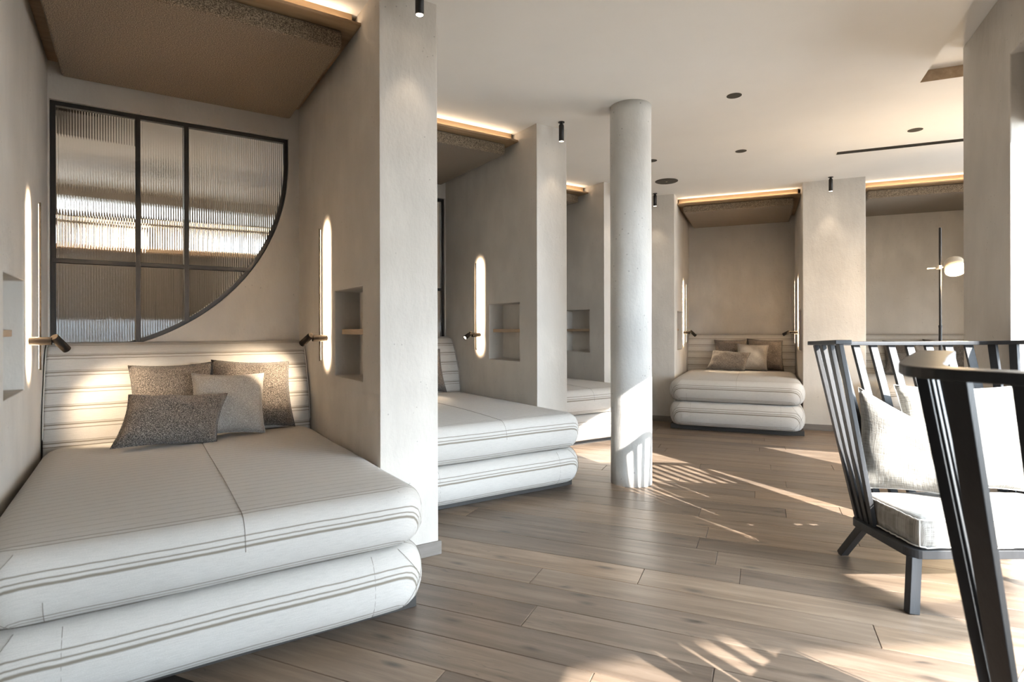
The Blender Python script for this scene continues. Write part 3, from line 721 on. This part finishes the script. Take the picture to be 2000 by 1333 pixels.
def bed(frame, u_r, s_f, z_mid, z_top, label, sub_visible=True):
    root = empty('sleeping_couch', frame, (u_r, s_f, 0)); tag(root, label, 'bed', 'striped double couches in the alcoves')
    pz = 0.052
    if 'plinth' not in proto:
        for k in ('up', 'lo'):
            proto[k] = finish(mattress_mesh(k), 'mattress', 'stripe', root, smooth=True)
        bm, pr = headboard_bm(); proto['head'] = finish(bm, 'headboard', 'stripe_head', root, smooth=True)
        for p in proto['head'].data.polygons:
            if len(p.vertices) > 4: p.use_smooth = False
        proto['plinth'] = boxo('plinth', -1.3942, -0.0161, -0.455, 1.30, 0, pz, 'plinth', root, bevel=.002)
        # piping round the headboard's two ends
        for xx in (-1.397, -0.009):
            bm = path_tube(bmesh.new(), [(xx, s_ + .004, z) for s_, z in pr[2:13]], 0.003); proto[f'pipe{xx}'] = finish(bm, 'piping', 'piping', proto['head'], smooth=True)
        # sewn seams of the two mattresses
        xc = (BW0 + BW1) / 2 + .02; re = .110
        def seam(name, bm, par): proto[name] = finish(bm, 'seam', 'seam', par, smooth=True)
        arcp = [prof_pt(xc, math.radians(a), MT, re, BF) for a in range(90, -6, -8)]
        top = [(xc, BB_ - .12 - (BB_ - .12 - BF - re) * t / 14, MT + .0008 + .014 * (1 - (1 - min(1, (min(BB_ - .12 - (BB_ - .12 - BF - re) * t / 14 - BF, .7) - re) / (.695 - re))) ** 2)) for t in range(15)]
        top = [(x, y, z + .0005) for x, y, z in top]
        seam('s1', path_tube(bmesh.new(), top + arcp[1:], .0009, 5), proto['up'])
        for k, (par, xs_) in enumerate((('up', (BW0 + .20, BW1 - .22)), ('lo', (BW0 + .24, BW1 - .24)))):
            for j, x in enumerate(xs_):
                seam(f's{par}{j}', path_tube(bmesh.new(), [prof_pt(x, math.radians(a), MT, re, BF, .001) for a in (range(-14, -80, -8) if par == 'up' else range(64, -80, -8))], .0009, 5), proto[par])
        # mitred corner gussets
        for par in ('up', 'lo'):
            for j, (xc_, sg) in enumerate(((BW0 + .15, -1), (BW1 - .15, 1))):
                for kk, aa in enumerate((12, 78)):
                    pts = []
                    for a in range(70, -71, -10):
                        ca = abs(math.cos(math.radians(a))) ** .66; ins = re * (1 - ca); rad = max(.15 - ins, .01)
                        # the seam bows from the corner's two tangents to its tip at mid height
                        th_ = aa + (45 - aa) * (1 - abs(a) / 70.0) ** 1.4
                        pts.append((xc_ + sg * (rad + .001) * math.sin(math.radians(th_)), BF + .15 - (rad + .001) * math.cos(math.radians(th_)), MT / 2 + MT / 2 * math.sin(math.radians(a))))
                    seam(f'g{par}{j}{kk}', path_tube(bmesh.new(), pts, .0009, 5), proto[par])
        new = {k: proto[k] for k in proto}
    else:
        new = {}
        for k, o in proto.items():
            c = o.copy(); COL.objects.link(c); new[k] = c
        for k, o in proto.items():
            par_k = [q_ for q_ in proto if proto[q_] == o.parent]
            new[k].parent = new[par_k[0]] if par_k else root
    new['lo'].matrix_local = Matrix.Translation((0, 0, pz + .001)) @ Matrix.Scale((z_mid - pz - .002) / MT, 4, (0, 0, 1))
    new['up'].matrix_local = Matrix.Translation((0, 0, z_mid + .001)) @ Matrix.Scale((z_top - z_mid - .014) / MT, 4, (0, 0, 1))
    new['head'].matrix_local = Matrix.Identity(4) if frame == 'A' else Matrix.Translation((0, -0.015, 0))
    new['plinth'].matrix_local = Matrix.Identity(4)
    return root
BEDS = [('A', 0, 0, .303, .535, 'nearest bed with folded striped mattresses, lower left'),
        ('A', T + W, S, .298, .555, 'second bed with folded striped mattresses, left of the round column'),
        ('A', P3, 2 * S, .31, .57, 'third striped bed, half hidden behind the round column'),
        ('B', 0, 0, .328, .585, 'far striped bed facing the viewer, right of the round column'),
        ('B', PB + WB, 0, .328, .585, 'farthest striped bed seen through the slats of the armchair')]
for i, (f, u, s, zm, zt, lb) in enumerate(BEDS):
    bed(f, u, s, zm, zt, lb)

# ------------------------------------------------------------------ scatter cushions
def cushion_bm(w_, h_, th, seed=1, ear=0.05, n=20, sag=0.0, slump=0.0, shear=0.0):
    rnd = random.Random(seed); bm = bmesh.new(); uvl = bm.loops.layers.uv.new('UVMap'); grid = [{}, {}]
    ph = [rnd.uniform(0, 6.28) for _ in range(6)]
    def pos(i, j, side):
        a, b_ = i / n * 2 - 1, j / n * 2 - 1
        # edges bow in between pointed corners
        x = a * (w_ / 2) * (1 - ear * (1 - b_ * b_) * 1.6); z = b_ * (h_ / 2) * (1 - ear * (1 - a * a) * 1.6)
        f = max(0.0, (1 - a ** 4) * (1 - b_ ** 4)); t = th / 2 * f ** 0.55
        wr = 0.006 * f * (math.sin(7 * a + 3 * b_ + ph[0]) * math.sin(5 * b_ - 2 * a + ph[1])) + 0.010 * (1 - f) * f * 4 * math.sin(9 * a * b_ + ph[2])
        x += shear * z
        z -= slump * h_ * (a + 1) / 2 * (b_ + 1) / 2
        z -= sag * (1 - abs(a)) * max(0, b_) ** 2
        return Vector((x, side * (t + wr) if 0 < f else 0.0, z))
    for s_ in (0, 1):
        for i in range(n + 1):
            for j in range(n + 1):
                edge = i in (0, n) or j in (0, n)
                if s_ == 1 and edge: grid[1][i, j] = grid[0][i, j]
                else: grid[s_][i, j] = bm.verts.new(pos(i, j, -1 if s_ == 0 else 1))
        for i in range(n):
            for j in range(n):
                q = [(i, j), (i + 1, j), (i + 1, j + 1), (i, j + 1)]; q = q if s_ == 0 else q[::-1]
                f = bm.faces.new([grid[s_][k] for k in q])
                for lp, (a, b_) in zip(f.loops, q): lp[uvl].uv = (a / n * w_, b_ / n * h_)
    rim = [grid[0][i, 0].co.copy() for i in range(n)] + [grid[0][n, j].co.copy() for j in range(n)] + [grid[0][i, n].co.copy() for i in range(n, 0, -1)] + [grid[0][0, j].co.copy() for j in range(n, 0, -1)]
    return bm, rim
def cushion(name, w_, h_, th, material, frame, loc, yaw, lean, roll, label, group, seed, sag=0.0, seam_m=None, slump=0.0, shear=0.0):
    """upright cushion standing on its lower edge at loc; lean tips the top backwards (+y)"""
    bm, rim = cushion_bm(w_, h_, th, seed, sag=sag, slump=slump, shear=shear)
    o = finish(bm, name, material, smooth=True)
    o.matrix_world = FR[frame] @ Matrix.Translation(loc) @ Matrix.Rotation(yaw, 4, 'Z') @ Matrix.Rotation(-lean, 4, 'X') @ Matrix.Rotation(roll, 4, 'Y') @ Matrix.Translation((0, 0, h_ / 2))
    bm = path_tube(bmesh.new(), rim, 0.0022, 5, closed=True)
    finish(bm, 'seam', seam_m or material, o, smooth=True)
    return tag(o, label, 'cushion', group)
def bed_cushions(frame, u, s, z, where, du=0.0, which=('L', 'R', 'G', 'F')):
    g = 'scatter cushions on the beds'; R = math.radians
    if 'L' in which: cushion('throw_cushion', .44, .425, .13, 'tweed', frame, (u - .785 + du, s + 1.185, z + .004), R(2), R(19), R(-1), f'dark tweed square cushion, left one leaning on the headboard of {where}', g, 11)
    if 'R' in which: cushion('throw_cushion', .45, .425, .13, 'tweed', frame, (u - .378 + du, s + 1.175, z + .004), R(-4), R(17), R(3), f'dark tweed square cushion, right one leaning on the headboard of {where}', g, 23, shear=-.10)
    if 'G' in which: cushion('throw_cushion', .39, .375, .12, 'grey_linen', frame, (u - .535 + du, s + 1.0, z + .004), R(-3), R(24), R(2), f'light grey linen cushion in the middle of {where}', g, 35)
    if 'F' in which: cushion('lumbar_cushion', .48, .30, .12, 'tweed', frame, (u - .81 + du, s + .83, z + .004), R(8), R(33), R(4), f'dark tweed oblong cushion lying in front on {where}', g, 47, shear=.26)
bed_cushions('A', 0, 0, .535, 'the nearest bed')
bed_cushions('A', T + W, S, .552, 'the second bed', du=-.09, which=('R',))
bed_cushions('B', 0, 0, .582, 'the far facing bed', du=-.02)
bed_cushions('B', PB + WB, 0, .582, 'the farthest right bed', du=-.02)

# ------------------------------------------------------------------ ceiling fittings
def ceiling_spot(frame, u, s, label, power=3):
    root = empty('ceiling_spot', frame, (u, s, H)); tag(root, label, 'spotlight', 'black cylinder spots on the ceiling')
    finish(lathe(bmesh.new(), [(0.024, -0.006), (0.026, -0.004), (0.026, -0.0005)], 24), 'canopy', 'black', root)
    finish(lathe(bmesh.new(), [(0.012, -0.022), (0.012, -0.005)], 16), 'neck', 'black', root)
    b_ = finish(lathe(bmesh.new(), [(0.0175, -0.150), (0.0195, -0.155), (0.0205, -0.155), (0.0205, -0.03), (0.017, -0.02)], 28), 'barrel', 'black', root)
    for p in b_.data.polygons: p.use_smooth = len(p.vertices) == 4
    finish(lathe(bmesh.new(), [(0.0172, -0.1535), (0.0172, -0.1515)], 24), 'lens', 'lens', root)
    sp = bpy.data.lights.new('spot_light', 'SPOT'); sp.energy = power; sp.color = (1.0, .84, .66); sp.spot_size = math.radians(58); sp.spot_blend = .55; sp.shadow_soft_size = .02
    so = bpy.data.objects.new('spot_light', sp); COL.objects.link(so); so.parent = root; so.location = (0, 0, -.16)
ceiling_spot('A', P1 + T / 2, -0.125, 'black cylinder spot at the top edge, above the near pier')
ceiling_spot('A', P2 + T / 2, S - 0.125, 'black cylinder spot above the pier left of the round column')
ceiling_spot('A', P3 + T / 2, 2 * S - 0.125, 'black cylinder spot hidden behind the round column')
ceiling_spot('B', PB / 2 - .04, -0.125, 'black cylinder spot above the wide pier between the far beds')
ceiling_spot('B', -WB - .21, -0.125, 'black cylinder spot just right of the round column')
for i, (px, py, r) in enumerate(dl_px):
    p = ceil_pt(px, py)
    root = empty('downlight', 'W', (p.x, p.y, H)); tag(root, ['dark recessed downlight highest in the white ceiling', 'small dark recessed downlight in the middle of the ceiling', 'dark recessed downlight right, next to the air slot', 'dark recessed downlight half hidden by the column top'][i], 'downlight', 'recessed ceiling downlights')
    bm = lathe(bmesh.new(), [(r - .001, 0.0), (r - .001, 0.06), (r - .004, 0.06), (r - .004, 0.001), (r + .004, 0.0005), (r + .004, -.0015), (r - .004, -.0015)], 32); finish(bm, 'trim_ring', 'grille', root)
    finish(lathe(bmesh.new(), [(r * .9, 0.03), (r * .55, 0.055), (r * .9, .0565)], 28), 'reflector', 'bronze', root)
    finish(lathe(bmesh.new(), [(r * .4, 0.026), (r * .4, 0.05)], 20), 'bulb', 'lamp_shade', root)
p = ceil_pt(1302.5, 354)
root = empty('ceiling_speaker', 'W', (p.x, p.y, H)); tag(root, 'large flat dark round speaker in the ceiling beside the column', 'speaker')
finish(lathe(bmesh.new(), [(0.118, -0.006), (0.124, -0.004), (0.124, -0.0005)], 40), 'rim', 'grille', root); finish(lathe(bmesh.new(), [(0.116, -0.0078), (0.116, -0.0055)], 40), 'grille', 'grille', root)
finish(lathe(bmesh.new(), [(0.010, -0.0095), (0.010, -0.007)], 14), 'badge', 'lamp_shade', root)
a, c = OBi @ ceil_pt(1635, 300.2), OBi @ ceil_pt(1884, 272.4)
sm_ = (a.y + c.y) / 2
root = empty('air_slot', 'B', (a.x, sm_, H)); tag(root, 'long thin dark air slot in the ceiling', 'air vent')
boxo('slot_frame', 0, 2.2, -.042, .042, -.003, -.0003, 'grille', root); 
for dy in (-.021, .021): boxo('slot_blade', .004, 2.196, dy - .012, dy + .012, -.006, -.003, 'black', root)

# ------------------------------------------------------------------ slatted armchairs
def sweep_rail(bm, pts, wd, th):
    """flat rail: pts = centre line (x, y, z_top)"""
    P = [Vector(p) for p in pts]; rings = []
    for i, p in enumerate(P):
        a = P[max(i - 1, 0)]; c = P[min(i + 1, len(P) - 1)]; d_ = (c - a); d_.z = 0; d_.normalize(); nrm = Vector((-d_.y, d_.x, 0))
        rings.append([bm.verts.new(q) for q in (p - nrm * wd / 2, p + nrm * wd / 2, p + nrm * wd / 2 - Vector((0, 0, th)), p - nrm * wd / 2 - Vector((0, 0, th)))])
    for a, c in zip(rings, rings[1:]):
        for k in range(4): bm.faces.new((a[k], a[(k + 1) % 4], c[(k + 1) % 4], c[k]))
    bm.faces.new(rings[0][::-1]); bm.faces.new(rings[-1]); return bm
def bar(bm, p0, p1, wd, th, out):
    """square bar from p0 to p1; out = direction of its thickness"""
    p0, p1 = Vector(p0), Vector(p1); d_ = (p1 - p0).normalized(); o_ = Vector(out); o_ = (o_ - d_ * o_.dot(d_)).normalized(); s_ = d_.cross(o_)
    R_ = [[bm.verts.new(p + s_ * a * wd / 2 + o_ * b_ * th / 2) for a, b_ in ((-1, -1), (1, -1), (1, 1), (-1, 1))] for p in (p0, p1)]
    for k in range(4): bm.faces.new((R_[0][k], R_[0][(k + 1) % 4], R_[1][(k + 1) % 4], R_[1][k]))
    bm.faces.new(R_[0][::-1]); bm.faces.new(R_[1]); return bm
def catmull(pts, k=6):
    P = [Vector(p) for p in pts]; P = [2 * P[0] - P[1]] + P + [2 * P[-1] - P[-2]]; out = []
    for i in range(1, len(P) - 2):
        for t in range(k):
            t /= k; a, b_, c, d_ = P[i - 1:i + 3]
            out.append(0.5 * ((2 * b_) + (c - a) * t + (2 * a - 5 * b_ + 4 * c - d_) * t * t + (3 * b_ - a - 3 * c + d_) * t ** 3))
    return out + [P[-2]]
half = [(-.512, -.01, 1.088), (-.488, .15, 1.082), (-.463, .28, 1.077), (-.445, .36, 1.074), (-.395, .410, 1.072), (-.22, .44, 1.071), (0, .452, 1.070)]
RAIL = catmull(half + [(-x, y, z) for x, y, z in half[-2::-1]], 6)
def armchair(loc, rz, label, grp='slatted armchairs'):
    root = empty('slatted_armchair', 'W', loc, rz); tag(root, label, 'armchair', grp)
    z0, z1 = .215, .250
    out = rr_outline(-.405, .405, -.295, .145, .055); inn = rr_outline(-.355, .355, -.245, .095, .03); n = len(out)
    bm = bmesh.new(); V = [[bm.verts.new((p[0], p[1], z)) for p in o_] for o_, z in ((out, z0), (out, z1), (inn, z1), (inn, z0))]
    for a in range(4):
        for i in range(n): bm.faces.new((V[a][i], V[a][(i + 1) % n], V[(a + 1) % 4][(i + 1) % n], V[(a + 1) % 4][i]))
    finish(bm, 'seat_frame', 'chair', root, bevel=.002)
    boxo('seat_deck', -.356, .356, -.246, .096, .222, .245, 'chair', root)
    for sx in (-1, 1):
        bm = bar(bmesh.new(), (sx * .378, -.268, z0), (sx * .405, -.292, 0), .042, .036, (0, 1, 0)); finish(bm, 'leg', 'chair', root, bevel=.002)
        bm = bar(bmesh.new(), (sx * .355, .095, z0 + .005), (sx * .335, .315, 0.003), .040, .034, (0, 1, 0)); finish(bm, 'leg', 'chair', root, bevel=.002)
    finish(sweep_rail(bmesh.new(), RAIL, .070, .020), 'top_rail', 'chair', root, bevel=.003)
    # slats
    def at_len(target):
        L = 0
        for a, c in zip(RAIL, RAIL[1:]):
            d_ = (c - a).length
            if L + d_ >= target: return a + (c - a) * ((target - L) / d_), (c - a).normalized()
            L += d_
        return RAIL[-1], (RAIL[-1] - RAIL[-2]).normalized()
    tot = sum((c - a).length for a, c in zip(RAIL, RAIL[1:]))
    tops = [.045, .15, .255, .36]; nb = 9
    tl = tops + [.36 + .105 + (tot - 2 * (.36 + .105)) * i / (nb - 1) for i in range(nb)] + [tot - t for t in tops[::-1]]
    bots = [(-.372, .000 + .040 * i) for i in range(4)] + [(-.345 + .69 * i / (nb - 1), .125) for i in range(nb)] + [(.372, .000 + .040 * i) for i in (3, 2, 1, 0)]
    for t, bq in zip(tl, bots):
        p, d_ = at_len(t); nrm = Vector((-d_.y, d_.x, 0))
        bm = bar(bmesh.new(), (bq[0], bq[1], z1 - .004), (p.x, p.y, p.z - .018), .038, .019, nrm); finish(bm, 'slat', 'chair', root, bevel=.0015)
    # seat cushion with frayed piping
    cu = finish(soft_slab(-.37, .37, -.285, .105, .125, .02, .03, .018, nprof=8), 'seat_cushion', 'seat_weave', root, smooth=True, loc=(0, 0, .2505))
    rim = rr_outline(-.368, .368, -.283, .103, .03, 6, 24); rp = random.Random(5)
    for zz in (.008, .117): finish(path_tube(bmesh.new(), [(x + nx * .003, y + ny * .003, zz + rp.uniform(-.002, .002)) for x, y, nx, ny in rim], .0032, 5, True), 'piping', 'piping', cu, smooth=True)
    for sx in (-1, 1): finish(path_tube(bmesh.new(), [(sx * .363, -.278, .010), (sx * .368, -.284, .06), (sx * .363, -.278, .115)], .003, 5), 'piping', 'piping', cu, smooth=True)
    return root
armchair((2.0, 2.6, 0), 0.0, 'charcoal slatted armchair with cream cushions facing the viewer, at the right')
# chair B: faces away to the right
armchair((1.318, 0.955, 0), math.atan2(-0.643, -0.766) - math.pi / 2, 'charcoal slatted armchair closest to the viewer, cropped at lower right')
R = math.radians
cushion('throw_cushion', .48, .50, .17, 'cream_weave', 'W', (1.825, 2.60, .388), R(-42), R(20), R(-3), 'large sunlit cream cushion leaning in the facing armchair', 'cushions in the armchairs', 71, seam_m='piping', slump=.55)
cushion('throw_cushion', .54, .50, .15, 'cream_weave', 'W', (2.13, 2.655, .388), R(-8), R(19), R(0), 'second cream cushion on the right in the facing armchair', 'cushions in the armchairs', 83, seam_m='piping')

# ------------------------------------------------------------------ floor lamp in front of the farthest bed
root = empty('floor_lamp', 'W', (3.71, 5.0, 0)); tag(root, 'slim black floor lamp with glowing round head before the farthest bed', 'floor lamp')
finish(lathe(bmesh.new(), [(0.15, 0), (0.15, 0.012), (0.142, 0.018), (0.02, 0.02)], 40), 'base', 'black', root, bevel=.001)
finish(tube(bmesh.new(), (0, 0, .018), (0, 0, 1.16), .0125, n=18), 'lower_pole', 'black', root); finish(tube(bmesh.new(), (0, 0, 1.15), (0, 0, 2.01), .0098, n=18), 'upper_pole', 'black', root)
finish(lathe(bmesh.new(), [(0.0145, 1.145), (0.0145, 1.165)], 18), 'collar', 'black', root)
finish(tube(bmesh.new(), (-.125, -.01, 1.655), (.075, 0.03, 1.675), .006, n=12), 'arm', 'lamp_shade', root); finish(lathe(bmesh.new(), [(0.02, -.016), (0.022, 0), (0.02, .016)], 18, (-.012, 0, 1.668)), 'clamp', 'lamp_shade', root)
hd = Vector((-.20, -.60, -.77)).normalized(); q = hd.to_track_quat('Z', 'Y').to_matrix(); o0 = Vector((.135, .02, 1.70))
h_ = finish(lathe(bmesh.new(), [(.062, -.03), (.07, -.02), (.082, .075), (.0795, .075), (.0675, -.015)], 36, o0, q), 'lamp_head', 'lamp_shade', root)
for p in h_.data.polygons: p.use_smooth = len(p.vertices) == 4
finish(lathe(bmesh.new(), [(.078, .068), (.078, .071), (.05, .082), (.01, .086)], 36, o0, q), 'diffuser', 'lamp_glow', root, smooth=True)
d_ = bpy.data.lights.new('lamp_bulb', 'POINT'); d_.energy = 26; d_.color = (1, .72, .42); d_.shadow_soft_size = .07
lo = bpy.data.objects.new('lamp_bulb', d_); COL.objects.link(lo); lo.parent = root; lo.location = o0 + hd * .17
